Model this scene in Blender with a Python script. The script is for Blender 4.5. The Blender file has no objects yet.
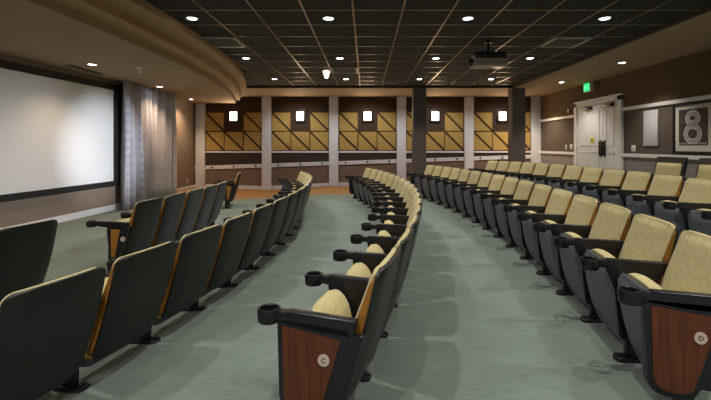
import bpy, bmesh, math, random
from mathutils import Vector, Matrix
random.seed(7)
PI = math.pi
H = 1.42                       # eye height above the lowest floor
sc = bpy.context.scene
COL = sc.collection

# ------------------------------------------------------------------ materials
def mat(name, col, rough=0.6, metal=0.0, var=0.12, scale=8.0, bump=0.0, bscale=60.0, emit=None, estr=0.0, spec=0.5, stretch=(1, 1, 1), sheen=0.0):
    m = bpy.data.materials.new(name); m.use_nodes = True
    nt = m.node_tree; N = nt.nodes; L = nt.links
    b = N['Principled BSDF']
    tc = N.new('ShaderNodeTexCoord'); mp = N.new('ShaderNodeMapping'); mp.inputs['Scale'].default_value = stretch
    L.new(tc.outputs['Object'], mp.inputs['Vector'])
    no = N.new('ShaderNodeTexNoise'); no.inputs['Scale'].default_value = scale; no.inputs['Detail'].default_value = 5
    L.new(mp.outputs['Vector'], no.inputs['Vector'])
    rp = N.new('ShaderNodeValToRGB')
    rp.color_ramp.elements[0].position = 0.3; rp.color_ramp.elements[1].position = 0.7
    rp.color_ramp.elements[0].color = tuple(c * (1 - var) for c in col) + (1,)
    rp.color_ramp.elements[1].color = tuple(min(1, c * (1 + var)) for c in col) + (1,)
    L.new(no.outputs['Fac'], rp.inputs['Fac']); L.new(rp.outputs['Color'], b.inputs['Base Color'])
    b.inputs['Roughness'].default_value = rough; b.inputs['Metallic'].default_value = metal
    b.inputs['Specular IOR Level'].default_value = spec
    if sheen: b.inputs['Sheen Weight'].default_value = sheen
    if bump:
        n2 = N.new('ShaderNodeTexNoise'); n2.inputs['Scale'].default_value = bscale; n2.inputs['Detail'].default_value = 3
        L.new(mp.outputs['Vector'], n2.inputs['Vector'])
        bp = N.new('ShaderNodeBump'); bp.inputs['Strength'].default_value = bump; bp.inputs['Distance'].default_value = 0.01
        L.new(n2.outputs['Fac'], bp.inputs['Height']); L.new(bp.outputs['Normal'], b.inputs['Normal'])
    if emit:
        b.inputs['Emission Color'].default_value = tuple(emit) + (1,); b.inputs['Emission Strength'].default_value = estr
    return m

def srgb(r, g, b):
    f = lambda c: (c / 255 / 12.92) if c / 255 <= 0.04045 else ((c / 255 + 0.055) / 1.055) ** 2.4
    return (f(r), f(g), f(b))

M = {}
M['cream'] = mat('cream_fabric', srgb(204, 191, 140), 0.9, var=0.10, scale=30, bump=0.35, bscale=260, sheen=0.2, spec=0.2)
M['gold'] = mat('golden_trim', srgb(176, 120, 42), 0.65, var=0.14, scale=6, stretch=(1, 1, 6))
M['shell'] = mat('charcoal_shell', srgb(38, 36, 34), 0.42, var=0.08, scale=14, bump=0.12, bscale=300, spec=0.5)
M['pan'] = mat('slate_seat_pan', srgb(98, 102, 112), 0.45, var=0.08, scale=14, bump=0.12, bscale=300)
M['black'] = mat('black_plastic', srgb(30, 30, 34), 0.36, var=0.1, scale=20, bump=0.06, bscale=200)
M['wood'] = mat('walnut_panel', srgb(104, 52, 26), 0.38, var=0.35, scale=5, stretch=(9, 9, 0.8))
M['badge'] = mat('ivory_badge', srgb(226, 206, 190), 0.5, var=0.03)
M['letter'] = mat('badge_lettering', srgb(120, 78, 62), 0.6, var=0.03)
M['wall_dark'] = mat('umber_wall', srgb(66, 50, 36), 0.85, var=0.06, bump=0.08)
M['wall_strip'] = mat('espresso_band', srgb(54, 44, 38), 0.7, var=0.2, scale=5, stretch=(0.4, 1, 18))
M['wain'] = mat('taupe_wainscot', srgb(124, 106, 94), 0.85, var=0.06, bump=0.06)
M['pillar_white'] = mat('pale_grey_paint', srgb(222, 225, 234), 0.6, var=0.04)
M['white'] = mat('white_paint', srgb(226, 226, 230), 0.5, var=0.03)
M['rwall_up'] = mat('warm_brown_wall', srgb(92, 70, 47), 0.85, var=0.05, bump=0.06)
M['rwall_mid'] = mat('grey_taupe_wall', srgb(88, 76, 70), 0.85, var=0.05, bump=0.06)
M['rwall_low'] = mat('grey_wall_low', srgb(136, 132, 132), 0.85, var=0.05, bump=0.06)
M['lwall'] = mat('taupe_wall', srgb(134, 118, 105), 0.85, var=0.05, bump=0.06)
M['soffit'] = mat('tan_plaster', srgb(154, 130, 102), 0.85, var=0.05, bump=0.05)
M['soffit_step'] = mat('tan_plaster_step', srgb(156, 126, 88), 0.8, var=0.05)
M['bronze'] = mat('bronze_fascia', srgb(58, 42, 28), 0.6, var=0.08)
M['column'] = mat('grey_column', srgb(92, 82, 78), 0.6, var=0.06)
M['tile'] = mat('black_ceiling_tile', srgb(32, 30, 28), 0.9, var=0.12, scale=20, bump=0.2, bscale=120)
M['tbar'] = mat('bronze_grid_bar', srgb(128, 104, 76), 0.38, metal=0.6, var=0.06)
M['panel'] = mat('gold_acoustic_panel', srgb(180, 150, 86), 0.85, var=0.08, scale=10, bump=0.15, bscale=200)
M['frame_black'] = mat('black_frame', srgb(14, 14, 14), 0.7, var=0.05)
M['screen'] = mat('matte_screen', srgb(226, 226, 226), 0.95, var=0.01, spec=0.1, emit=(0.9, 0.92, 1.0), estr=0.0)
M['lamp'] = mat('lit_lens', (0.9, 0.9, 0.9), 0.4, emit=(0.9, 0.95, 1.0), estr=14)
M['sconce'] = mat('sconce_diffuser', (0.9, 0.9, 0.9), 0.4, emit=(1.0, 0.97, 0.93), estr=5)
M['sconce_frame'] = mat('sconce_frame_dark', srgb(56, 42, 34), 0.5, metal=0.3)
M['chrome'] = mat('brushed_metal', srgb(170, 166, 160), 0.35, metal=0.9)
M['vent'] = mat('vent_grey', srgb(170, 164, 156), 0.4)
M['proj'] = mat('projector_casing', srgb(150, 138, 122), 0.4)
M['glass'] = mat('lens_glass', srgb(30, 30, 50), 0.08)
M['exit_green'] = mat('exit_green', (0.0, 0.5, 0.12), 0.5, emit=(0.0, 1.0, 0.22), estr=1.0)
M['exit_letter'] = mat('exit_letter', (0.3, 0.9, 0.4), 0.5, emit=(0.25, 1.0, 0.4), estr=1.2)
M['yellow'] = mat('yellow_sticker', srgb(226, 206, 40), 0.6)
M['red'] = mat('alarm_red', srgb(170, 40, 30), 0.5)
M['print_dark'] = mat('poster_print', srgb(60, 42, 40), 0.7, var=0.4, scale=12)
M['print_light'] = mat('poster_ink_pale', srgb(190, 184, 196), 0.7, var=0.1)
M['mat_board'] = mat('mat_board', srgb(206, 204, 196), 0.8, var=0.02)
M['panel_grey'] = mat('pale_grey_board', srgb(196, 196, 206), 0.7, var=0.03)

def carpet():
    m = mat('teal_grey_carpet', srgb(126, 138, 130), 0.97, var=0.10, scale=2.2, bump=0.5, bscale=320, spec=0.1)
    nt = m.node_tree; N = nt.nodes; L = nt.links; b = N['Principled BSDF']
    tc = N.new('ShaderNodeTexCoord')
    rp = [n for n in N if n.type == 'VALTORGB'][0]
    # woven stripes
    mp = N.new('ShaderNodeMapping'); mp.inputs['Scale'].default_value = (2.5, 40, 1); L.new(tc.outputs['Object'], mp.inputs['Vector'])
    n1 = N.new('ShaderNodeTexNoise'); n1.inputs['Scale'].default_value = 4; n1.inputs['Detail'].default_value = 6; L.new(mp.outputs['Vector'], n1.inputs['Vector'])
    r1 = N.new('ShaderNodeMapRange'); r1.inputs['From Min'].default_value = 0.3; r1.inputs['From Max'].default_value = 0.7
    r1.inputs['To Min'].default_value = 0.84; r1.inputs['To Max'].default_value = 1.14; L.new(n1.outputs['Fac'], r1.inputs['Value'])
    mx = N.new('ShaderNodeMix'); mx.data_type = 'RGBA'; mx.blend_type = 'MULTIPLY'; mx.inputs[0].default_value = 1
    L.new(rp.outputs['Color'], mx.inputs[6]); L.new(r1.outputs['Result'], mx.inputs[7])
    # carpet colour blends to tan towards the rear wall
    sx = N.new('ShaderNodeSeparateXYZ'); L.new(tc.outputs['Object'], sx.inputs['Vector'])
    r2 = N.new('ShaderNodeMapRange'); r2.inputs['From Min'].default_value = 10.7; r2.inputs['From Max'].default_value = 11.6; L.new(sx.outputs['Y'], r2.inputs['Value'])
    m2 = N.new('ShaderNodeMix'); m2.data_type = 'RGBA'; L.new(r2.outputs['Result'], m2.inputs[0])
    L.new(mx.outputs[2], m2.inputs[6]); m2.inputs[7].default_value = srgb(156, 118, 76) + (1,)
    L.new(m2.outputs[2], b.inputs['Base Color'])
    return m
M['carpet'] = carpet()

def curtain_mat():
    m = mat('silver_curtain_cloth', srgb(186, 186, 200), 0.5, var=0.10, scale=3, bump=0.1, bscale=200, sheen=0.4)
    nt = m.node_tree; N = nt.nodes; L = nt.links; b = N['Principled BSDF']
    tc = N.new('ShaderNodeTexCoord'); rp = [n for n in N if n.type == 'VALTORGB'][0]
    vo = N.new('ShaderNodeTexVoronoi'); vo.inputs['Scale'].default_value = 5.5; vo.inputs['Randomness'].default_value = 0.15
    L.new(tc.outputs['Object'], vo.inputs['Vector'])
    r = N.new('ShaderNodeMapRange'); r.inputs['From Min'].default_value = 0.2; r.inputs['From Max'].default_value = 0.35
    r.inputs['To Min'].default_value = 1.18; r.inputs['To Max'].default_value = 0.96; L.new(vo.outputs['Distance'], r.inputs['Value'])
    mx = N.new('ShaderNodeMix'); mx.data_type = 'RGBA'; mx.blend_type = 'MULTIPLY'; mx.inputs[0].default_value = 1
    L.new(rp.outputs['Color'], mx.inputs[6]); L.new(r.outputs['Result'], mx.inputs[7]); L.new(mx.outputs[2], b.inputs['Base Color'])
    return m
M['curtain'] = curtain_mat()

# ------------------------------------------------------------------ mesh helpers
def mesh_from(bm, name, m, smooth=True, angle=40):
    bmesh.ops.recalc_face_normals(bm, faces=bm.faces)
    me = bpy.data.meshes.new(name); bm.to_mesh(me); bm.free()
    me.materials.append(m)
    if smooth:
        me.shade_smooth()
        try: me.set_sharp_from_angle(angle=math.radians(angle))
        except Exception: pass
    return me

def obj(name, me, parent=None, loc=None, rz=None):
    o = bpy.data.objects.new(name, me); COL.objects.link(o)
    if parent: o.parent = parent
    if loc: o.location = loc
    if rz is not None: o.rotation_euler = (0, 0, rz)
    return o

def thing(name, label, cat, loc=(0, 0, 0), rz=0, group=None):
    o = bpy.data.objects.new(name, None); COL.objects.link(o); o.empty_display_size = 0.1
    o.location = loc; o.rotation_euler = (0, 0, rz)
    o['label'] = label; o['category'] = cat
    if group: o['group'] = group
    return o

def tag(o, label, cat, group=None):
    o['label'] = label; o['category'] = cat
    if group: o['group'] = group
    return o

def struct(name, bm, m, label=None, smooth=False):
    o = obj(name, mesh_from(bm, name, m, smooth)); o['kind'] = 'structure'
    if label: o['label'] = label
    return o

def box(bm, c, s, bev=0.0, seg=2):
    r = bmesh.ops.create_cube(bm, size=1.0)
    vs = r['verts']
    for v in vs: v.co = Vector((v.co.x * s[0] + c[0], v.co.y * s[1] + c[1], v.co.z * s[2] + c[2]))
    if bev:
        es = list({e for v in vs for e in v.link_edges})
        bmesh.ops.bevel(bm, geom=es, offset=bev, segments=seg, profile=0.5, affect='EDGES')
    return bm

def B(*a, **k): return box(bmesh.new(), *a, **k)

def lohi(bm, a, b, bev=0.0):
    return box(bm, [(a[i] + b[i]) / 2 for i in range(3)], [abs(b[i] - a[i]) for i in range(3)], bev)

def prism(bm, pts, axis, lo, hi, bev=0.0):
    """extrude a polygon given in the two other axes between lo and hi on axis"""
    def P(p, h):
        if axis == 'z': return (p[0], p[1], h)
        if axis == 'y': return (p[0], h, p[1])
        return (h, p[0], p[1])
    a = [bm.verts.new(P(p, lo)) for p in pts]; b = [bm.verts.new(P(p, hi)) for p in pts]
    n = len(pts)
    fs = [bm.faces.new(a), bm.faces.new(b[::-1])]
    for i in range(n): bm.faces.new((a[i], a[(i + 1) % n], b[(i + 1) % n], b[i]))
    if bev:
        es = list(fs[0].edges) + list(fs[1].edges)
        bmesh.ops.bevel(bm, geom=es, offset=bev, segments=2, profile=0.5, affect='EDGES')
    return bm

def cyl(bm, c, r, h, axis='z', seg=24, r2=None):
    mtx = Matrix.Translation(c)
    if axis == 'x': mtx = mtx @ Matrix.Rotation(PI / 2, 4, 'Y')
    if axis == 'y': mtx = mtx @ Matrix.Rotation(PI / 2, 4, 'X')
    bmesh.ops.create_cone(bm, cap_ends=True, segments=seg, radius1=r, radius2=r if r2 is None else r2, depth=h, matrix=mtx)
    return bm

def lathe(bm, prof, c=(0, 0, 0), seg=24, axis='z'):
    rings = []
    for r, h in prof:
        ring = []
        for i in range(seg):
            a = 2 * PI * i / seg
            p = (r * math.cos(a), r * math.sin(a), h)
            if axis == 'x': p = (h, p[0], p[1])
            ring.append(bm.verts.new((p[0] + c[0], p[1] + c[1], p[2] + c[2])))
        rings.append(ring)
    for k in range(len(rings) - 1):
        for i in range(seg):
            bm.faces.new((rings[k][i], rings[k][(i + 1) % seg], rings[k + 1][(i + 1) % seg], rings[k + 1][i]))
    if prof[0] != prof[-1]:
        bm.faces.new(rings[0][::-1]); bm.faces.new(rings[-1])
    else:
        pass
    return bm

def rounded_poly(pts, r, n=5):
    """round the corners of a polygon; r is a number or one per corner"""
    out = []
    N = len(pts)
    for i in range(N):
        p = Vector(pts[i]); a = Vector(pts[i - 1]); b = Vector(pts[(i + 1) % N])
        rr = r[i] if isinstance(r, (list, tuple)) else r
        if rr <= 0: out.append(tuple(p)); continue
        u = (a - p).normalized(); w = (b - p).normalized()
        ang = u.angle(w); t = min(rr / math.tan(ang / 2), (a - p).length * 0.48, (b - p).length * 0.48)
        s, e = p + u * t, p + w * t
        for k in range(n + 1):
            q = k / n
            out.append(tuple((1 - q) ** 2 * s + 2 * q * (1 - q) * p + q * q * e))
    return out

def sheet(bm, zs, half, xf, xb, nu=10):
    """closed cushion-like body: rows at heights zs, half width half(z), front x xf(u,z), back x xb(u,z), u in -1..1"""
    F, Bk = [], []
    for z in zs:
        w = half(z); fr, br = [], []
        for i in range(nu + 1):
            u = -1 + 2 * i / nu
            fr.append(bm.verts.new((xf(u, z), u * w, z))); br.append(bm.verts.new((xb(u, z), u * w, z)))
        F.append(fr); Bk.append(br)
    n = len(zs)
    for k in range(n - 1):
        for i in range(nu):
            bm.faces.new((F[k][i], F[k][i + 1], F[k + 1][i + 1], F[k + 1][i]))
            bm.faces.new((Bk[k][i], Bk[k + 1][i], Bk[k + 1][i + 1], Bk[k][i + 1]))
        bm.faces.new((F[k][0], F[k + 1][0], Bk[k + 1][0], Bk[k][0]))
        bm.faces.new((F[k][nu], Bk[k][nu], Bk[k + 1][nu], F[k + 1][nu]))
    for i in range(nu):
        bm.faces.new((F[0][i], Bk[0][i], Bk[0][i + 1], F[0][i + 1]))
        bm.faces.new((F[-1][i], F[-1][i + 1], Bk[-1][i + 1], Bk[-1][i]))
    return bm

def text_mesh(s, size, m, depth=0.002):
    cu = bpy.data.curves.new('lettering', 'FONT'); cu.body = s; cu.size = size; cu.align_x = 'CENTER'; cu.align_y = 'CENTER'; cu.extrude = depth
    o = bpy.data.objects.new('lettering', cu); COL.objects.link(o)
    dg = bpy.context.evaluated_depsgraph_get()
    me = bpy.data.meshes.new_from_object(o.evaluated_get(dg))
    bpy.data.objects.remove(o)
    me.materials.clear(); me.materials.append(m)
    return me

def sstep(a, b, x):
    t = max(0.0, min(1.0, (x - a) / (b - a))); return t * t * (3 - 2 * t)

# ------------------------------------------------------------------ floor profile (world z)
FP = [(-7.0, 0.05), (-5.4, 0.05), (-3.4, -0.02), (-2.7, -0.005), (-1.2, 0.105), (0.4, 0.09), (1.85, 0.15), (3.3, 0.282), (4.5, 0.37), (6.2, 0.44)]
def fz(x):
    for (x0, z0), (x1, z1) in zip(FP, FP[1:]):
        if x <= x1: return z0 + (z1 - z0) * (x - x0) / (x1 - x0)
    return FP[-1][1]

Y0, Y1 = -2.6, 13.5           # behind the camera / rear wall
XR = 5.75                     # right wall
ZC = H + 1.675                # tiled ceiling
ZB = H + 1.62                 # plaster border
ZS = H + 1.40                 # curved soffit underside
GX, GY = 4.13, 11.43          # edge of the tiled ceiling
def lx(y): return -5.35 - 0.067 * (9.2 - y) if y <= 9.2 else -5.62    # left wall

# ------------------------------------------------------------------ setting
bm = bmesh.new()
rows = []
ny = 12
for x, z in FP:
    rows.append([bm.verts.new((x, Y0 + (Y1 - Y0) * j / ny, z)) for j in range(ny + 1)])
for a, b in zip(rows, rows[1:]):
    for j in range(ny): bm.faces.new((a[j], b[j], b[j + 1], a[j + 1]))
struct('floor', bm, M['carpet'], smooth=True)

# left wall with the shallow step behind the curtain
bm = bmesh.new()
pl = [(lx(Y0), Y0), (lx(9.2), 9.2), (-5.62, 9.22), (-5.62, Y1), (-5.8, Y1), (-5.8, 9.3), (-6.4, Y0)]
prism(bm, pl, 'z', -0.2, ZC + 0.15)
struct('wall_left', bm, M['lwall'])
bm = bmesh.new()
prism(bm, [(lx(Y0) + .018, Y0), (lx(9.2) + .018, 9.2), (lx(9.2) - .01, 9.2), (lx(Y0) - .01, Y0)], 'z', -0.05, 0.17)
lohi(bm, (-5.63, 9.25, -0.05), (-5.60, Y1, 0.15))
struct('baseboard_left', bm, M['white'])

# rear wall: layered horizontal zones
R = lambda z: H + z
bm = B((0, Y1 + .1, 1.5), (12, .2, 3.6)); struct('wall_rear', bm, M['wall_dark'])
def slope_rail(x): return R(-0.71 + 0.034 * (x + 5.3))       # the sloping rail rises with the ramp
bm = bmesh.new()
prism(bm, [(-5.62, -0.1), (XR, -0.1), (XR, slope_rail(XR)), (-5.62, slope_rail(-5.62))], 'y', Y1 - .02, Y1 + .01)
struct('wall_rear_wainscot', bm, M['wain'])
bm = bmesh.new()
prism(bm, [(-5.62, slope_rail(-5.62)), (XR, slope_rail(XR)), (XR, R(-.2)), (-5.62, R(-.2))], 'y', Y1 - .015, Y1 + .01)
struct('wall_rear_band', bm, M['wall_strip'])
bm = bmesh.new()
prism(bm, [(-5.62, slope_rail(-5.62) - .06), (XR, slope_rail(XR) - .06), (XR, slope_rail(XR) + .06), (-5.62, slope_rail(-5.62) + .06)], 'y', Y1 - .05, Y1)
struct('trim_1', bm, M['pillar_white'])
bm = bmesh.new(); lohi(bm, (-5.62, Y1 - .05, R(-.225)), (XR, Y1, R(-.165)), .008); struct('trim_2', bm, M['pillar_white'])
bm = bmesh.new()
pts = [(x, fz(x) - .02) for x in [-5.62, -5.4, -3.4, -2.4, -.95, .7, 2.1, 3.5, 4.75, XR]]
prism(bm, pts + [(x, z + .14) for x, z in pts[::-1]], 'y', Y1 - .04, Y1)
struct('baseboard_rear', bm, M['pillar_white'])
PX = [-5.42, -3.25, -1.045, 1.18, 3.40, 5.60]                # pale pillars
for i, x in enumerate(PX):
    bm = bmesh.new(); lohi(bm, (x - .15, Y1 - .11, -0.15), (x + .15, Y1, ZB + .02), .012)
    struct('trim_pillar_%d' % (i + 1), bm, M['pillar_white'])

# right wall
bm = B((XR + .1, (Y0 + Y1) / 2, 1.6), (.2, Y1 - Y0, 3.8)); struct('wall_right', bm, M['rwall_mid'])
def rail_r(bm, z0, z1, y0, y1, t): return lohi(bm, (XR - t, y0, z0), (XR + .01, y1, z1))
DY0, DY1 = 9.11, 11.18
bm = bmesh.new(); rail_r(bm, R(.82), ZB + .1, Y0, Y1, .006); struct('wall_right_upper', bm, M['rwall_up'])
bm = bmesh.new(); rail_r(bm, -.1, R(-.2), Y0, Y1, .006); struct('wall_right_lower', bm, M['rwall_low'])
bm = bmesh.new()
for a, b in ((Y0, DY0), (DY1, Y1 - .11)): rail_r(bm, R(.785), R(.855), a, b, .035)
struct('trim_3', bm, M['white'])
bm = bmesh.new()
for a, b in ((Y0, DY0), (DY1, Y1 - .11)): rail_r(bm, R(-.235), R(-.165), a, b, .04)
struct('trim_4', bm, M['white'])
bm = bmesh.new()
for a, b in ((Y0, DY0), (DY1, Y1)): rail_r(bm, .38, .55, a, b, .02)
struct('baseboard_right', bm, M['white'])
# ceilings
bm = B(((GX - 4.6) / 2, (GY + Y0) / 2, ZC + .05), (GX + 4.6, GY - Y0, .1)); struct('ceiling', bm, M['tile'])
bm = bmesh.new()
k = -8
for i in range(-8, 8):
    x = -0.152 + .61 * i
    if -4.55 < x < GX - .03: lohi(bm, (x - .012, Y0, ZC - .006), (x + .012, GY, ZC + .01))
for i in range(-14, 12):
    y = 5.03 + .61 * i
    if Y0 < y < GY: lohi(bm, (-4.55, y - .012, ZC - .0055), (GX, y + .012, ZC + .01))
struct('ceiling_grid', bm, M['tbar'])
bm = bmesh.new()
prism(bm, [(GX, Y0), (XR + .05, Y0), (XR + .05, Y1), (-5.7, Y1), (-5.7, GY), (GX, GY)], 'z', ZB, ZB + .25)
struct('ceiling_border', bm, M['soffit'])
bm = bmesh.new()
lohi(bm, (GX - .02, Y0, ZB - .004), (GX + .012, GY, ZC)); lohi(bm, (-4.4, GY - .02, ZB - .004), (GX + .012, GY + .012, ZC))
struct('ceiling_border_fascia', bm, M['bronze'])
# stepped curved soffit above the screen
RC, YC = 19.0, 5.9
def arc_x(apex, RC, y): return apex - (RC - math.sqrt(RC * RC - (y - YC) ** 2))
for i, (ap, rc, z0, z1) in enumerate(((-2.50, 19, R(1.58), ZC + .1), (-2.84, 22.5, R(1.49), R(1.58)), (-3.18, 27, ZS, R(1.49)))):
    bm = bmesh.new()
    n = 48
    pts = [(arc_x(ap, rc, Y0 + (Y1 - Y0) * j / n), Y0 + (Y1 - Y0) * j / n) for j in range(n + 1)]
    prism(bm, pts + [(-6.4, Y1), (-6.4, Y0)], 'z', z0, z1)
    o = obj('ceiling_soffit_step_%d' % (i + 1), mesh_from(bm, 'soffit_step', M['soffit_step'] if i < 2 else M['soffit'], True, 30)); o['kind'] = 'structure'

# dark square columns
for i, x in enumerate((1.52, 4.30)):
    bm = bmesh.new(); lohi(bm, (x - .185, 11.45, -.05), (x + .185, 11.82, ZC + .02), .012)
    bm2 = bm
    struct('trim_column_%d' % (i + 1), bm2, M['column'])

# double door
def make_door():
    t = bpy.data.objects.new('door_1', None); COL.objects.link(t); t.location = (XR, (DY0 + DY1) / 2, fz(XR)); t['kind'] = 'structure'
    top = R(1.16) - fz(XR)
    bm = bmesh.new(); hw = (DY1 - DY0) / 2
    lohi(bm, (-.06, -hw, 0), (.02, -hw + .14, top), .008); lohi(bm, (-.06, hw - .14, 0), (.02, hw, top), .008)
    lohi(bm, (-.06, -hw, top - .13), (.02, hw, top), .008); lohi(bm, (-.075, -hw - .03, top - .02), (.02, hw, top + .02), .006)
    obj('door_frame', mesh_from(bm, 'door_frame', M['white'], False), t)
    ms = 9.84 - (DY0 + DY1) / 2                     # the two leaves are unequal
    for s in (-1, 1):
        bm = bmesh.new()
        y0, y1 = (ms + .006, hw - .145) if s > 0 else (-hw + .145, ms - .006)
        lohi(bm, (-.035, y0, 0.01), (.01, y1, top - .135), .004)
        m0, m1 = y0 + .15, y1 - .12
        for z0, z1 in ((.25, .85), (1.0, top - .30)):
            for a, b, c, d in ((m0, m1, z0, z0 + .02), (m0, m1, z1 - .02, z1), (m0, m0 + .02, z0, z1), (m1 - .02, m1, z0, z1)):
                lohi(bm, (-.045, a, c), (-.03, b, d), .003)
        lf = obj('door_leaf', mesh_from(bm, 'door_leaf', M['white'], False), t)
        bm = bmesh.new(); lohi(bm, (-.05, ms + s * .04, .74), (-.032, ms + s * .12, 1.14), .004); cyl(bm, (-.085, ms + s * .08, .94), .014, .34); 
        for zz in (.79, 1.09): cyl(bm, (-.065, ms + s * .08, zz), .012, .05, 'x', 12)
        obj('door_handle', mesh_from(bm, 'door_handle', M['black']), lf)
        bm = bmesh.new(); yc_ = (y0 + y1) / 2; lohi(bm, (-.11, yc_ - .14, top - .24), (-.035, yc_ + .14, top - .16), .008)
        lohi(bm, (-.13, yc_ - .02, top - .18), (-.10, yc_ + s * .25, top - .16), .003)
        obj('door_closer', mesh_from(bm, 'door_closer', M['black']), lf)
    bm = bmesh.new(); cyl(bm, (-.04, .16, 1.14), .075, .012, 'x', 28)
    st = obj('warning_sticker', mesh_from(bm, 'warning_sticker', M['yellow']), t)
    bm = bmesh.new(); cyl(bm, (-.048, .16, 1.14), .03, .006, 'x', 16); obj('sticker_symbol', mesh_from(bm, 'sticker_symbol', M['black']), st)
make_door()

# ------------------------------------------------------------------ theatre seat meshes (local: faces -X, width on Y, origin on floor under the back top)
TOP = .805; BOT = .135; HW = .244
def corner(z, w, zb, zt, rt, rb):
    if z > zt - rt: d = z - (zt - rt); return w - rt + math.sqrt(max(0, rt * rt - d * d))
    if z < zb + rb: d = (zb + rb) - z; return w - rb + math.sqrt(max(0, rb * rb - d * d))
    return w
def spine(z):                                     # rear face of the back, leaning away
    t = (TOP - z) / (TOP - BOT)
    return -.19 * t + .018 * math.sin(PI * t)
def zs_for(zb, zt, rt, rb, n=9):
    out = [zb + rb * (1 - math.cos(PI / 2 * k / 5)) for k in range(5)]
    out += [zb + rb + (zt - rt - zb - rb) * k / n for k in range(n)]
    out += [zt - rt + rt * math.sin(PI / 2 * k / 5) for k in range(6)]
    return out
def taper(z): return HW - .010 * (1 - sstep(BOT, .5, z))
def thick(z): return (.026 + .030 * sstep(TOP, TOP - .30, z))      # slim at the top, deeper towards the arm
def wrap(u): return -.016 * u ** 4                # edges wrap forward
def m_shell():
    bm = bmesh.new()
    zs = zs_for(BOT, TOP, .05, .08, 14)
    def xb(u, z):
        e = .007 * sstep(.78, .70, abs(u)) * sstep(BOT + .05, BOT + .09, z) * sstep(TOP - .25, TOP - .33, z)
        return spine(z) + wrap(u) - .010 * abs(u) ** 10 + e
    sheet(bm, zs, lambda z: corner(z, taper(z), BOT, TOP, .05, .06), lambda u, z: spine(z) - .024 + wrap(u), xb, 16)
    return mesh_from(bm, 'back_shell', M['shell'], True, 50)
def m_trim():
    bm = bmesh.new()
    zs = zs_for(BOT + .015, TOP - .012, .05, .06)
    sheet(bm, zs, lambda z: corner(z, taper(z) - .005, BOT + .015, TOP - .012, .05, .06), lambda u, z: spine(z) - thick(z) - .014 + wrap(u), lambda u, z: spine(z) - .022 + wrap(u), 8)
    return mesh_from(bm, 'side_trim', M['gold'], True, 40)
def m_back():
    bm = bmesh.new(); zb = .34; zt = TOP - .002
    zs = zs_for(zb, zt, .05, .04, 8)
    def xf(u, z):
        e = (1 - abs(u) ** 5) * sstep(zb - .01, zb + .05, z) * (1 - .75 * sstep(zt - .05, zt, z))
        return spine(z) - thick(z) - .010 + wrap(u) - .006 - .034 * e
    def xb(u, z): return spine(z) - thick(z) - .006 + wrap(u) + .012 * sstep(TOP - .03, TOP - .012, z)
    sheet(bm, zs, lambda z: corner(z, taper(z) - .006, zb, zt, .05, .04), xf, xb, 12)
    return mesh_from(bm, 'backrest', M['cream'], True, 55)
# tipped-up seat
SB = Vector((-.325, .062)); ST = Vector((-.420, .535))
SL = (ST - SB).length; SD = (ST - SB) / SL; SN = Vector((SD.y, -SD.x))  # SN points to the rear
SHW = .229
def tipped(name, m, s0, s1, d0, d1, hw, r0, r1, puff, nu=12):
    bm = bmesh.new()
    zs = zs_for(s0, s1, r1, r0, 8)
    f0 = lambda u, s: d0(u, s); b0 = lambda u, s: d1(u, s)
    sheet(bm, zs, lambda s: corner(s, hw, s0, s1, r1, r0), f0, b0, nu)
    for v in bm.verts:
        d, y, s = v.co
        q = SB + SD * s + SN * d
        v.co = (q.x, y, q.y)
    return mesh_from(bm, name, m, True, 55)
def m_pan():
    fr = lambda u, s: .012 * (abs(u) ** 6) + .02 * sstep(SL - .06, SL, s) - .02 * math.sin(PI * s / SL) - .006 * sstep(.8, .74, abs(u)) * sstep(.06, .09, s) * sstep(SL - .06, SL - .09, s)
    return tipped('seat_pan', M['pan'], 0, SL, fr, lambda u, s: .035, SHW, .07, .05, 0, 16)
def m_seat():
    return tipped('seat_cushion', M['cream'], .06, SL + .024, lambda u, s: .034, lambda u, s: .070 + .065 * (1 - abs(u) ** 3) * sstep(.04, .16, s) * math.sqrt(max(0, 1 - max(0, (s - SL + .10) / .125) ** 2)), SHW - .006, .05, .15, 0)
def m_seat_warm_side():  # golden band: warm light on the cushion sides put into the colour
    return tipped('seat_warm_side', M['gold'], .05, SL - .02, lambda u, s: .033, lambda u, s: .066, SHW - .002, .05, .09, 0, 6)
AY = .2758                                        # half pitch: arm between two seats
PITCH = .5515
ARM_Z = .575
def m_arm():
    bm = bmesh.new()
    pts = rounded_poly([(-.125, .582), (-.50, .592), (-.50, .552), (-.30, .525), (-.125, .515)], [.02, .012, .012, .03, .02], 4)
    prism(bm, pts, 'y', -.024, .024, .008)
    pts = rounded_poly([(-.115, .588), (-.45, .600), (-.45, .586), (-.115, .572)], .006, 3)
    prism(bm, pts, 'y', -.0245, .0245, .006)
    return mesh_from(bm, 'armrest', M['black'], True, 35)
def m_cup():
    bm = bmesh.new()
    lathe(bm, [(.040, .595), (.043, .599), (.050, .599), (.053, .593), (.051, .540), (.047, .533), (.040, .533), (.038, .540), (.040, .595)], (-.545, 0, 0), 28)
    for a in (0, PI / 2):
        pts = [(math.cos(a) * .042, math.sin(a) * .042), (-math.cos(a) * .042, -math.sin(a) * .042)]
        n = Vector((-math.sin(a), math.cos(a))) * .006
        q = [(pts[0][0] + n.x - .545, pts[0][1] + n.y), (pts[0][0] - n.x - .545, pts[0][1] - n.y), (pts[1][0] - n.x - .545, pts[1][1] - n.y), (pts[1][0] + n.x - .545, pts[1][1] + n.y)]
        prism(bm, q, 'z', .534, .542)
    lohi(bm, (-.515, -.022, .548), (-.47, .022, .588), .004)
    return mesh_from(bm, 'cup_holder', M['black'], True, 35)
STD = [(-.10, .54), (-.475, .545), (-.465, .13), (-.26, .10), (-.20, .20)]
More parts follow.
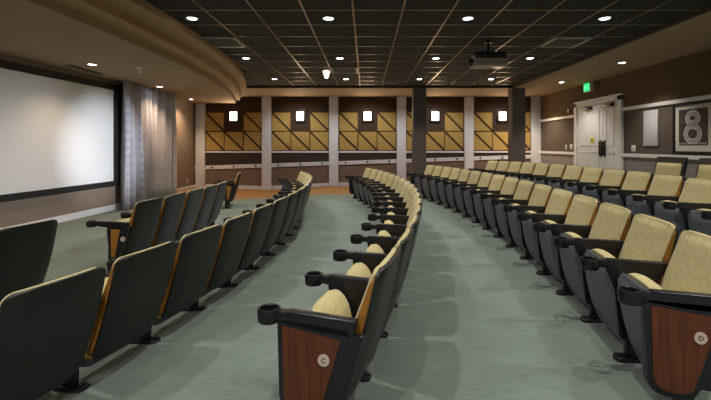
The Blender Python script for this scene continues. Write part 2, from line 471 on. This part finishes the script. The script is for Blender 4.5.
def m_std():
    bm = bmesh.new()
    prism(bm, rounded_poly([(-.14, .54), (-.46, .545), (-.41, .42), (-.38, .12), (-.27, .10), (-.24, .30)], [.01, .02, .05, .04, .04, .05], 4), 'y', -.015, .015, .004)
    lohi(bm, (-.35, -.020, -.02), (-.27, .020, .16), .006)
    return mesh_from(bm, 'standard', M['black'], True, 35)
def m_foot():
    bm = bmesh.new()
    prism(bm, rounded_poly([(-.41, -.040), (-.20, -.040), (-.20, .040), (-.41, .040)], .035, 5), 'z', -.03, .018, .006)
    for x in (-.38, -.235): cyl(bm, (x, 0, .02), .012, .014, 'z', 10)
    return mesh_from(bm, 'foot', M['black'], True, 35)
def m_end():
    bm = bmesh.new()
    prism(bm, rounded_poly([(-.14, .545), (-.490, .558), (-.478, .12), (-.275, .10), (-.20, .33)], [.015, .015, .09, .07, .1], 6), 'y', -.024, .024, .006)
    lohi(bm, (-.36, -.022, -.02), (-.28, .022, .14), .006)
    prism(bm, [(-.08, .525), (-.18, .525), (-.30, .16), (-.185, .15)], 'y', -.022, .010, .004)
    return mesh_from(bm, 'end_panel', M['black'], True, 35)
def m_slim():
    bm = bmesh.new()
    prism(bm, rounded_poly([(-.09, .545), (-.33, .550), (-.33, .13), (-.25, .10), (-.17, .30)], [.015, .015, .04, .05, .1], 6), 'y', -.024, .024, .006)
    lohi(bm, (-.34, -.022, -.02), (-.25, .022, .14), .006)
    return mesh_from(bm, 'end_panel', M['black'], True, 35)
def m_slim_inset():
    bm = bmesh.new()
    prism(bm, rounded_poly([(-.19, .51), (-.295, .515), (-.295, .21), (-.255, .20)], [.012, .012, .03, .03], 5), 'y', -.030, -.020, .001)
    return mesh_from(bm, 'wood_inset', M['gold'], True, 35)
def m_inset(side):
    bm = bmesh.new()
    prism(bm, rounded_poly([(-.185, .495), (-.465, .532), (-.453, .145), (-.295, .125), (-.228, .34)], [.012, .012, .085, .06, .1], 6), 'y', side * .022, side * .028, .001)
    return mesh_from(bm, 'wood_inset', M['wood'], True, 35)
ME = dict(back_shell=m_shell(), side_trim=m_trim(), backrest=m_back(), seat_pan=m_pan(), seat_cushion=m_seat(), seat_warm_side=m_seat_warm_side(),
          armrest=m_arm(), cup_holder=m_cup(), standard=m_std(), foot=m_foot(), end_panel=m_end(), slim=m_slim(), slim_inset=m_slim_inset(), wood_near=m_inset(-1), wood_far=m_inset(1))
bm = bmesh.new(); cyl(bm, (0, 0, 0), .027, .008, 'y', 32); ME['badge'] = mesh_from(bm, 'row_badge', M['badge'])
LET = {c: text_mesh(c, .03, M['letter']) for c in 'CD'}

def seat_body(name, label, cat, group):
    t = thing(name, label, cat, group=group)
    obj('backrest', ME['backrest'], t); obj('back_shell', ME['back_shell'], t); obj('side_trim', ME['side_trim'], t)['label'] = 'golden side edge of the back cushion'
    s = obj('seat_cushion', ME['seat_cushion'], t); obj('seat_warm_side', ME['seat_warm_side'], s); obj('seat_pan', ME['seat_pan'], t)['label'] = 'slate grey underside of the tipped-up seat'
    return t
def add_arm(t, y, end=0, badge=None, slim=False):
    a = obj('armrest', ME['armrest'], t, (0, y, 0)); obj('cup_holder', ME['cup_holder'], a)
    if slim:
        p = obj('end_panel', ME['slim'], t, (0, y, 0)); obj('wood_inset', ME['slim_inset'], p)['label'] = 'light golden wood inset'; obj('foot', ME['foot'], p)
        if badge is not None: obj('row_badge', ME['badge'], p, (-.155, -.030, .41))['label'] = 'white round badge'
    elif end:
        p = obj('end_panel', ME['end_panel'], t, (0, y, 0)); w = obj('wood_inset', ME['wood_near' if end < 0 else 'wood_far'], p); w['label'] = 'reddish walnut inset'
        obj('foot', ME['foot'], p)
        if badge is not None:
            b = obj('row_badge', ME['badge'], p, (-.262, -.030, .40))
            if badge: 
                l = obj('badge_letter', LET[badge], p, (-.262, -.0345, .40)); l.rotation_euler = (PI / 2, 0, 0)
    else:
        p = obj('standard', ME['standard'], t, (0, y, 0)); obj('foot', ME['foot'], p)
def copy_tree(o, parent=None):
    c = o.copy(); COL.objects.link(c)
    if parent: c.parent = parent
    for ch in list(o.children): copy_tree(ch, c)
    return c
ORD = 'first second third fourth fifth sixth seventh eighth ninth tenth eleventh twelfth thirteenth fourteenth fifteenth sixteenth seventeenth eighteenth'.split()
proto = seat_body('theater_seat', '', 'seat', '')
add_arm(proto, -AY)
first_free = [True]

def row(apex, rad, y_first, n, desc, group, near_end=True, far_end=True, badge=None, yc=5.9, labels=None, turn=0, slim=False, hs=1.0, pitch=None):
    cx = apex - rad
    a0 = math.asin((y_first - yc) / rad); da = (pitch or PITCH) / rad
    for k in range(n):
        a = a0 + da * k
        x, y = cx + rad * math.cos(a), yc + rad * math.sin(a)
        isend = (k == 0 and near_end)
        if isend:
            t = seat_body('theater_seat', '', 'seat', ''); add_arm(t, -AY, -1, badge, slim)
        elif first_free[0]:
            t = proto; first_free[0] = False
        else:
            t = copy_tree(proto)
        if k == n - 1 and far_end: add_arm(t, AY, 1)
        elif k == n - 1 and far_end is not None: add_arm(t, AY)
        t.location = (x, y, fz(x - .3) ); t.rotation_euler = (0, 0, a + turn); t.scale = (1, 1, hs)
        t['label'] = labels[k] if labels else desc % ORD[k]
        t['group'] = group

G1, G2, G3, G4, G5 = 'seats of the row nearest the screen', 'seats of the second row from the screen', 'seats of the row badged C', 'seats of the row badged D', 'seats of the row behind badge D'
row(-2.39, 16.0, 3.29, 1, '', G1, yc=6.28, far_end=None, labels=['dark-backed cream seat standing alone at the near end of the row nearest the screen'])
row(-2.39, 16.0, 4.75, 5, 'dark-backed cream seat, %s in the block of five nearest the screen', G1, yc=6.28, far_end=False, badge='', slim=True, pitch=.568)
row(-2.58, 16.0, 9.75, 1, '', G1, yc=6.28, labels=['cream seat seen edge-on, alone at the far end of the row nearest the screen'], slim=True)
row(-0.862, 14.0, 1.938, 16, 'dark-backed cream seat, %s from the near end of the second row from the screen', G2, yc=5.844, hs=.896)
row(0.704, 15.06, 2.017, 16, 'cream folding seat, %s from the near end of the row with badge C', G3, yc=6.06, badge='C', hs=.963)
row(2.188, 20.68, 2.132, 16, 'cream folding seat, %s from the near end of the row with badge D', G4, yc=5.847, badge='D')
row(3.619, 21.6, 3.655, 13, 'cream folding seat, %s from the near end of the row behind badge D row', G5, yc=6.216, near_end=False)

# two dark-framed seats by the right wall
def m_frame6():
    bm = bmesh.new(); zs = zs_for(.15, .88, .05, .04, 10)
    sheet(bm, zs, lambda z: corner(z, .29, .15, .88, .03, .04), lambda u, z: spine(z * .94) - .05, lambda u, z: spine(z * .94), 10)
    return mesh_from(bm, 'back_frame', M['black'], True, 40)
def m_pad6():
    bm = bmesh.new(); zs = zs_for(.40, .79, .03, .03, 8)
    sheet(bm, zs, lambda z: corner(z, .25, .40, .79, .03, .03), lambda u, z: spine(z * .94) - .06 - .03 * (1 - abs(u) ** 6) * sstep(.4, .45, z) * sstep(.79, .74, z), lambda u, z: spine(z * .94) - .045, 10)
    return mesh_from(bm, 'backrest', M['cream'], True, 55)
fr6, pd6 = m_frame6(), m_pad6()
for (x, y, r, lab) in ((4.78, 6.35, .02, 'dark-framed cream seat against the right wall, nearer the plain pale wall board'), (4.80, 5.55, -.03, 'dark-framed cream seat against the right wall, below the framed figure 8 poster')):
    t = thing('theater_seat', lab, 'seat', (x, y, fz(x - .3)), r, 'dark-framed seats by the right wall')
    obj('back_frame', fr6, t); obj('backrest', pd6, t)
    s = obj('seat_cushion', ME['seat_cushion'], t); obj('seat_pan', ME['seat_pan'], t)
    add_arm(t, -.33); add_arm(t, .33)

# ------------------------------------------------------------------ rear-wall things
def panel_mesh():
    bm = bmesh.new(); s = .30; g = .022
    prism(bm, [(-s, -s), (s - 2 * g, -s), (-s, s - 2 * g)], 'y', -.035, 0, .006)
    prism(bm, [(s, s), (-s + 2 * g, s), (s, -s + 2 * g)], 'y', -.035, 0, .006)
    return mesh_from(bm, 'acoustic_panel', M['panel'], False)
pm = panel_mesh()
BAY = ['bay beside the curtain', 'second bay from the curtain', 'middle bay', 'bay holding the first dark column', 'bay beside the right wall']
sc_bm = bmesh.new(); lohi(sc_bm, (-.118, -.075, -.145), (.118, -.01, .145), .008); scd = mesh_from(sc_bm, 'diffuser', M['sconce'])
sc_bm = bmesh.new()
lohi(sc_bm, (-.19, -.03, -.235), (.19, 0, .235), .004)
for s in (-1, 1):
    lohi(sc_bm, (s * .135 - .018, -.085, -.165), (s * .135 + .018, -.02, .165), .004); lohi(sc_bm, (-.15, -.085, s * .16 - .015), (.15, -.02, s * .16 + .015), .004)
scf = mesh_from(sc_bm, 'sconce_frame', M['sconce_frame'])
lt_bm = bmesh.new(); lathe(lt_bm, [(.028, 0), (.034, -.006), (.028, -.016), (.012, -.02)], (0, 0, 0), 16)
for v in lt_bm.verts: v.co = (v.co.x, v.co.z, v.co.y)
dot = mesh_from(lt_bm, 'rail_light', M['black'])
for b in range(5):
    xc = (PX[b] + PX[b + 1]) / 2
    for nm, dx, z in (('upper left', -.63, R(.80)), ('upper right', .63, R(.80)), ('lower left', -.63, R(.165)), ('lower middle', 0, R(.165)), ('lower right', .63, R(.165))):
        o = obj('acoustic_panel', pm, None, (xc + dx, Y1 - .002, z))
        # panels sit mirrored: the groove falls from upper left to lower right
        o.scale = (-1, 1, 1) if False else (1, 1, 1)
        tag(o, 'gold acoustic panel with diagonal groove, %s of the %s' % (nm, BAY[b]), 'wall panel', 'gold acoustic panels')
    t = thing('wall_sconce', 'glowing square wall sconce in the %s' % BAY[b], 'wall lamp', (xc, Y1 - .003, R(.98)), 0, 'wall sconces')
    obj('sconce_frame', scf, t); obj('diffuser', scd, t)
    for j, dx in enumerate((-.72, 0, .72)):
        o = obj('rail_light', dot, None, (xc + dx, Y1 - .05, slope_rail(xc + dx)))
        tag(o, 'small black light on sloping rail, %s, %s' % (('left', 'centre', 'right')[j], BAY[b]), 'light', 'small lights on the sloping rail')

# ------------------------------------------------------------------ screen, curtain, left wall things
ang = math.atan(.067)
yc = 6.33
t = thing('projection_screen', 'wide white projection screen in a black frame on the left wall', 'screen', (lx(yc) + .01, yc, R(.23)), -ang)
hw, hh = 2.53, 1.07
bm = bmesh.new()
lohi(bm, (0, -hw, -hh), (.06, hw, -hh + .10), .006); lohi(bm, (0, -hw, hh - .12), (.06, hw, hh), .006)
lohi(bm, (0, -hw, -hh), (.06, -hw + .18, hh), .006); lohi(bm, (0, hw - .18, -hh), (.06, hw, hh), .006)
obj('screen_frame', mesh_from(bm, 'screen_frame', M['frame_black'], False), t)
bm = bmesh.new(); lohi(bm, (0.01, -hw + .05, -hh + .05), (.03, hw - .05, hh - .05)); obj('screen_surface', mesh_from(bm, 'screen_surface', M['screen'], False), t)

bm = bmesh.new()
n = 190; za, zb_ = 0.02, ZS - .01
cols = []
for i in range(n + 1):
    s = i / n; y = 8.72 + 2.45 * s
    ph = s * 2 * PI * 10 + .8 * math.sin(s * 17)
    col = []
    for q in range(9):
        v = q / 8
        amp = (.075 + .035 * v) * (1 + .3 * math.sin(s * 31))
        x = -5.17 + amp * math.sin(ph + .25 * math.sin(v * 3 + s * 9)) + .02 * math.sin(s * 40 + v * 4)
        z = zb_ + (za + fz(x) - .02 - zb_) * v
        col.append(bm.verts.new((x, y + .01 * math.sin(ph * 2), z)))
    cols.append(col)
for a, b in zip(cols, cols[1:]):
    for q in range(8): bm.faces.new((a[q], b[q], b[q + 1], a[q + 1]))
o = obj('stage_curtain', mesh_from(bm, 'stage_curtain', M['curtain'], True, 180)); tag(o, 'floor-length pleated silver grey curtain hanging beside the screen', 'curtain')
o.modifiers.new('thick', 'SOLIDIFY').thickness = .006
bm = bmesh.new(); lohi(bm, (-5.62, 11.55, R(-.35)), (-5.595, 11.78, R(.30)), .004)
tag(obj('notice_board', mesh_from(bm, 'notice_board', M['panel_grey'])), 'narrow pale board on the left wall just past the curtain', 'board')
def plate(name, lab, cat, loc, s, kind, group=None, wall='right'):
    t = thing(name, lab, cat, loc, 0 if wall == 'right' else PI, group)
    bm = bmesh.new(); lohi(bm, (-.008, -s[0] / 2, -s[1] / 2), (.004, s[0] / 2, s[1] / 2), .003); obj('cover_plate', mesh_from(bm, 'cover_plate', M['white']), t)
    bm = bmesh.new(); lohi(bm, (-.016, -s[0] / 5, -s[1] / 4), (-.006, s[0] / 5, s[1] / 4), .003); obj(kind, mesh_from(bm, kind, M['mat_board']), t)
plate('wall_outlet', 'small white outlet low on the left wall past the curtain', 'outlet', (-5.62, 12.9, R(-1.1)), (.08, .12), 'socket', wall='left')

# ------------------------------------------------------------------ right wall things
plate('light_switch', 'white switch plate on the right wall between the double door and pale board', 'switch', (XR, 8.77, R(-.05)), (.13, .13), 'rocker')
plate('light_switch', 'white switch plate left of the double door, nearer the door frame', 'switch', (XR, 11.43, R(-.02)), (.12, .14), 'rocker')
plate('light_switch', 'small white switch plate left of the double door, farther from the frame', 'switch', (XR, 11.72, R(-.03)), (.08, .12), 'rocker')
t = thing('fire_alarm', 'small red and white fire alarm strobe left of the double door', 'alarm', (XR, 11.52, R(.98)))
bm = bmesh.new(); lohi(bm, (-.035, -.05, -.065), (.005, .05, .065), .008); obj('alarm_body', mesh_from(bm, 'alarm_body', M['red']), t)
bm = bmesh.new(); lohi(bm, (-.055, -.035, -.01), (-.03, .035, .06), .01); obj('strobe', mesh_from(bm, 'strobe', M['white']), t)
bm = bmesh.new(); lohi(bm, (XR - .025, 8.02, R(.0)), (XR + .002, 8.43, R(.72)), .004)
tag(obj('wall_board', mesh_from(bm, 'wall_board', M['panel_grey'])), 'plain pale grey rectangular board on the right wall between door and poster', 'board')
# poster with ornate figure 8
t = thing('framed_poster', 'black framed poster of an ornate figure 8 on the right wall', 'picture', (XR, 7.165, R(.315)))
s = .455
bm = bmesh.new()
for a, b in (((-s, -s), (s, -s + .045)), ((-s, s - .045), (s, s)), ((-s, -s), (-s + .045, s)), ((s - .045, -s), (s, s))):
    lohi(bm, (-.04, a[0], a[1]), (.003, b[0], b[1]), .006)
obj('picture_frame', mesh_from(bm, 'picture_frame', M['frame_black'], False), t)
bm = bmesh.new(); lohi(bm, (-.015, -s + .02, -s + .02), (.002, s - .02, s - .02)); obj('mat_board', mesh_from(bm, 'mat_board', M['mat_board'], False), t)
bm = bmesh.new(); lohi(bm, (-.02, -.315, -.30), (-.01, .315, .34)); pr = obj('art_print', mesh_from(bm, 'art_print', M['print_dark'], False), t)
bm = bmesh.new()
def ring(bm, cy, cz, ry, rz, w, x):
    n = 36; a = []; b = []
    for i in range(n):
        q = 2 * PI * i / n
        a.append(bm.verts.new((x, cy + ry * math.cos(q), cz + rz * math.sin(q)))); b.append(bm.verts.new((x, cy + (ry - w) * math.cos(q), cz + (rz - w) * math.sin(q))))
    for i in range(n): bm.faces.new((a[i], a[(i + 1) % n], b[(i + 1) % n], b[i]))
for dr, w in ((0, .030), (-.042, .018), (-.072, .024)):
    ring(bm, 0, .175, .165 + dr, .14 + dr, w, -.0215); ring(bm, 0, -.10, .20 + dr, .185 + dr, w, -.0215)
obj('numeral_eight', mesh_from(bm, 'numeral_eight', M['print_light'], False), pr)
bm = bmesh.new()
for i in range(12):
    yy = -.29 + .052 * i
    if abs(yy) > .14 or True:
        hh_ = random.uniform(.02, .05); lohi(bm, (-.0218, yy, -.285), (-.0205, yy + .03, -.285 + hh_))
obj('skyline_figures', mesh_from(bm, 'skyline_figures', M['print_light'], False), pr)
# exit sign
t = thing('exit_sign', 'lit green exit sign above the white double door', 'sign', (XR - .001, 10.43, R(1.495)))
bm = bmesh.new(); lohi(bm, (-.11, -.15, -.115), (.003, .15, .115), .008); obj('sign_housing', mesh_from(bm, 'sign_housing', M['white']), t)
bm = bmesh.new(); lohi(bm, (-.116, -.13, -.095), (-.105, .13, .095), .003); f = obj('sign_face', mesh_from(bm, 'sign_face', M['exit_green']), t)
e = obj('exit_lettering', text_mesh('EXIT', .115, M['exit_letter'], .001), f, (-.1175, 0, 0)); e.rotation_euler = (PI / 2, 0, -PI / 2)

# ------------------------------------------------------------------ ceiling things
lb = bmesh.new(); lathe(lb, [(.062, 0), (.080, -.002), (.082, -.010), (.066, -.012), (.056, -.004)], (0, 0, 0), 28); ring_me = mesh_from(lb, 'trim_ring', M['white'])
lb = bmesh.new(); cyl(lb, (0, 0, -.006), .056, .006, 'z', 28); lens_me = mesh_from(lb, 'lens', M['lamp'])
def downlight(x, y, z, lab, group):
    t = thing('downlight', lab, 'ceiling light', (x, y, z), 0, group)
    obj('trim_ring', ring_me, t); obj('lens', lens_me, t)
def spot(x, y, z, energy, size=110, blend=.7, color=(1, .95, .88), r=.045, rot=(0, 0, 0), name='downlight_lamp'):
    l = bpy.data.lights.new(name, 'SPOT'); l.energy = energy; l.spot_size = math.radians(size); l.spot_blend = blend; l.color = color; l.shadow_soft_size = r
    o = bpy.data.objects.new(name, l); COL.objects.link(o); o.location = (x, y, z - .03); o.rotation_euler = rot
    return o
E_MAIN, E_SIDE, E_SOFF = 95, 90, 130
CX = (-2.27, -.485, 1.34, 3.13)
RN = {5.35: 'row nearest the viewer', 7.78: 'middle row', 10.2: 'row nearest the rear wall'}
CN = ('beside the curved soffit', 'second from the curved soffit', 'third from the curved soffit', 'farthest from the curved soffit')
for y in (-1.9, .5, 2.9, 5.35, 7.78, 10.2):
    for i, x in enumerate(CX):
        spot(x, y, ZC, E_MAIN)
        if y in RN: downlight(x, y, ZC, 'recessed downlight in black ceiling tiles, %s, %s' % (CN[i], RN[y]), 'downlights in the tiled ceiling')
for y in (.6, 3.0, 5.5, 7.93, 10.36, 12.4):
    spot(4.97, y, ZB, {10.36: 85, 12.4: 150}.get(y, E_SIDE), color=(1, .90, .76) if y < 12 else (1, .80, .52))
    if y in (7.93, 10.36): downlight(4.97, y, ZB, 'recessed downlight in the tan border above the right wall, %s' % ('nearer the poster' if y < 9 else 'nearer the door'), 'downlights in the tan border')
for y, x in ((1.8, -4.75), (4.4, -4.70), (7.0, -4.68), (9.63, -4.85), (12.2, -5.2)):
    spot(x if y != 9.63 else -4.7, y, ZS, {7.0: 62, 9.63: 120, 12.2: 150}.get(y, 85), 125, 1.0, color=(1, .70, .45))
    if y > 5: downlight(x, y, ZS, 'recessed downlight in the curved soffit, ' + {7.0: 'above the screen', 9.63: 'above the curtain', 12.2: 'past the curtain'}[y], 'downlights in the curved soffit')

# air diffusers
vb = bmesh.new()
for a, b in (((-.29, -.29), (.29, -.25)), ((-.29, .25), (.29, .29)), ((-.29, -.29), (-.25, .29)), ((.25, -.29), (.29, .29))): lohi(vb, (a[0], a[1], -.022), (b[0], b[1], 0), .003)
vfr = mesh_from(vb, 'vent_frame', M['vent'], False)
vb = bmesh.new()
for i in range(7):
    y = -.21 + .07 * i
    r = bmesh.ops.create_cube(vb, size=1)
    bmesh.ops.scale(vb, vec=(.5, .05, .004), verts=r['verts']); bmesh.ops.rotate(vb, matrix=Matrix.Rotation(math.radians(40), 3, 'X'), verts=r['verts']); bmesh.ops.translate(vb, vec=(0, y, -.014), verts=r['verts'])
vlo = mesh_from(vb, 'louvers', M['vent'], False)
for x, y, lab in ((-2.29, 6.56, 'square louvered air vent in the ceiling beside the curved soffit'), (3.20, 6.56, 'square louvered air vent in the ceiling beside the tan border'),
                  (-.46, 9.0, 'dark square air vent in the ceiling behind the small lit spotlight'), (2.59, 10.83, 'dark square air vent in the ceiling behind the projector')):
    t = thing('air_vent', lab, 'vent', (x, y, ZC - .004), 0, 'ceiling air vents'); obj('vent_frame', vfr, t); obj('louvers', vlo, t)
bm = bmesh.new(); lohi(bm, (-5.35, 7.0, ZS - .012), (-5.05, 7.65, ZS + .004), .004)
# slot vent near the screen
t = thing('slot_vent', 'dark slot vent in the curved soffit above the screen edge', 'vent', (-5.12, 7.5, ZS))
bm = bmesh.new(); lohi(bm, (-.05, -.45, -.012), (.05, .45, .004), .004); obj('vent_frame', mesh_from(bm, 'slot_frame', M['bronze']), t)
bm = bmesh.new(); lohi(bm, (-.03, -.43, -.014), (.03, .43, -.008)); obj('slot', mesh_from(bm, 'slot', M['frame_black']), t)
# sprinkler
t = thing('sprinkler', 'small white sprinkler head under the curved soffit', 'sprinkler', (-4.03, 7.3, ZS))
bm = bmesh.new(); lathe(bm, [(.05, 0), (.055, -.008), (.03, -.018), (.014, -.02), (.014, -.07), (.01, -.075)], (0, 0, 0), 20); obj('sprinkler_mount', mesh_from(bm, 'sprinkler_mount', M['white']), t)
bm = bmesh.new(); cyl(bm, (0, 0, -.085), .032, .006); cyl(bm, (0, 0, -.075), .008, .02, 'z', 10); obj('deflector', mesh_from(bm, 'deflector', M['white']), t)
# small lit spotlight on the grid
t = thing('spotlight', 'small lit accent spotlight under the black tiled ceiling', 'spotlight', (-.85, 8.9, ZC))
bm = bmesh.new(); cyl(bm, (0, 0, -.01), .05, .02); cyl(bm, (0, 0, -.04), .012, .06, 'z', 12); obj('mount', mesh_from(bm, 'mount', M['black']), t)
bm = bmesh.new(); lathe(bm, [(.05, -.03), (.085, -.05), (.04, -.19), (.03, -.19)], (0, 0, 0), 20); obj('lamp_head', mesh_from(bm, 'lamp_head', mat('glowing_shade', (.9, .8, .7), .5, emit=(1, .72, .55), estr=1.6)), t)
bm = bmesh.new(); cyl(bm, (0, 0, -.190), .03, .006); obj('bulb', mesh_from(bm, 'bulb', mat('warm_bulb', (1, .9, .8), .5, emit=(1, .75, .55), estr=10)), t)
# projector
t = thing('projector', 'ceiling-hung projector pointing at the screen', 'projector', (1.98, 6.6, ZC))
bm = bmesh.new(); cyl(bm, (0, 0, -.008), .07, .016); cyl(bm, (0, 0, -.09), .022, .16, 'z', 16); lohi(bm, (-.09, -.09, -.19), (.09, .09, -.165), .006); obj('ceiling_mount', mesh_from(bm, 'ceiling_mount', M['black']), t)
bm = bmesh.new(); prism(bm, rounded_poly([(-.27, -.19), (.27, -.16), (.27, .16), (-.27, .19)], .05, 5), 'z', -.40, -.29, .012); obj('casing', mesh_from(bm, 'casing', M['proj']), t)
bm = bmesh.new(); prism(bm, rounded_poly([(-.24, -.17), (.25, -.15), (.25, .15), (-.24, .17)], .05, 5), 'z', -.295, -.185, .02); obj('upper_casing', mesh_from(bm, 'upper_casing', M['black']), t)
bm = bmesh.new(); lathe(bm, [(.055, -.27), (.06, -.32), (.05, -.325)], (0, -.05, -.34), 24, 'x'); le = obj('lens_barrel', mesh_from(bm, 'lens_barrel', M['black']), t)
bm = bmesh.new(); cyl(bm, (-.324, -.05, -.34), .045, .006, 'x'); obj('lens', mesh_from(bm, 'lens_glass', M['glass']), le)

# projector beam onto the right part of the screen
p = Vector((1.98 - .36, 6.55, ZC - .34)); q = Vector((-5.4, 8.35, R(-.1)))
l = spot(p.x, p.y, p.z + .03, 1700, 21, 1.0, (.86, .92, 1.0), .04, name='screen_spot')
l.rotation_euler = (q - p).to_track_quat('-Z', 'Y').to_euler()
q = Vector((-5.45, 6.4, R(-1.5)))
l = spot(p.x - .01, p.y, p.z + .03, 760, 46, 1.0, (.88, .93, 1.0), .04, name='screen_spot')  # extra spot added to brighten the screen towards its bottom
l.rotation_euler = (q - p).to_track_quat('-Z', 'Y').to_euler()
# warm sconce glow
for b in range(5):
    l = bpy.data.lights.new('sconce_lamp', 'AREA'); l.shape = 'RECTANGLE'; l.size = .28; l.size_y = .37; l.energy = 10; l.color = (1, .72, .42)
    o = bpy.data.objects.new('sconce_lamp', l); COL.objects.link(o); o.location = ((PX[b] + PX[b + 1]) / 2, Y1 - .095, R(.98)); o.rotation_euler = (-PI / 2, 0, 0)

for b in range(5):                            # added fill spots without fixtures, brighten the rear wall
    spot((PX[b] + PX[b + 1]) / 2, 12.35, ZB + .03, 150, 120, .9, (1, .95, .90), .08, rot=(.45, 0, 0), name='rear_wall_fill')
# ------------------------------------------------------------------ world, camera, view
w = bpy.data.worlds.new('world'); sc.world = w; w.use_nodes = True
w.node_tree.nodes['Background'].inputs['Color'].default_value = (.5, .5, .5, 1); w.node_tree.nodes['Background'].inputs['Strength'].default_value = .5
cam = bpy.data.cameras.new('camera'); co = bpy.data.objects.new('camera', cam); COL.objects.link(co)
co.location = (0, 0, H); co.rotation_euler = (PI / 2, 0, 0)
cam.sensor_fit = 'HORIZONTAL'; cam.sensor_width = 36; cam.lens = 36 * 409 / 711
cam.shift_x = -10 / 711; cam.shift_y = -54 / 711; cam.clip_start = .02
sc.camera = co
sc.view_settings.view_transform = 'Standard'
sc.view_settings.look = 'None'
sc.view_settings.exposure = 0.12
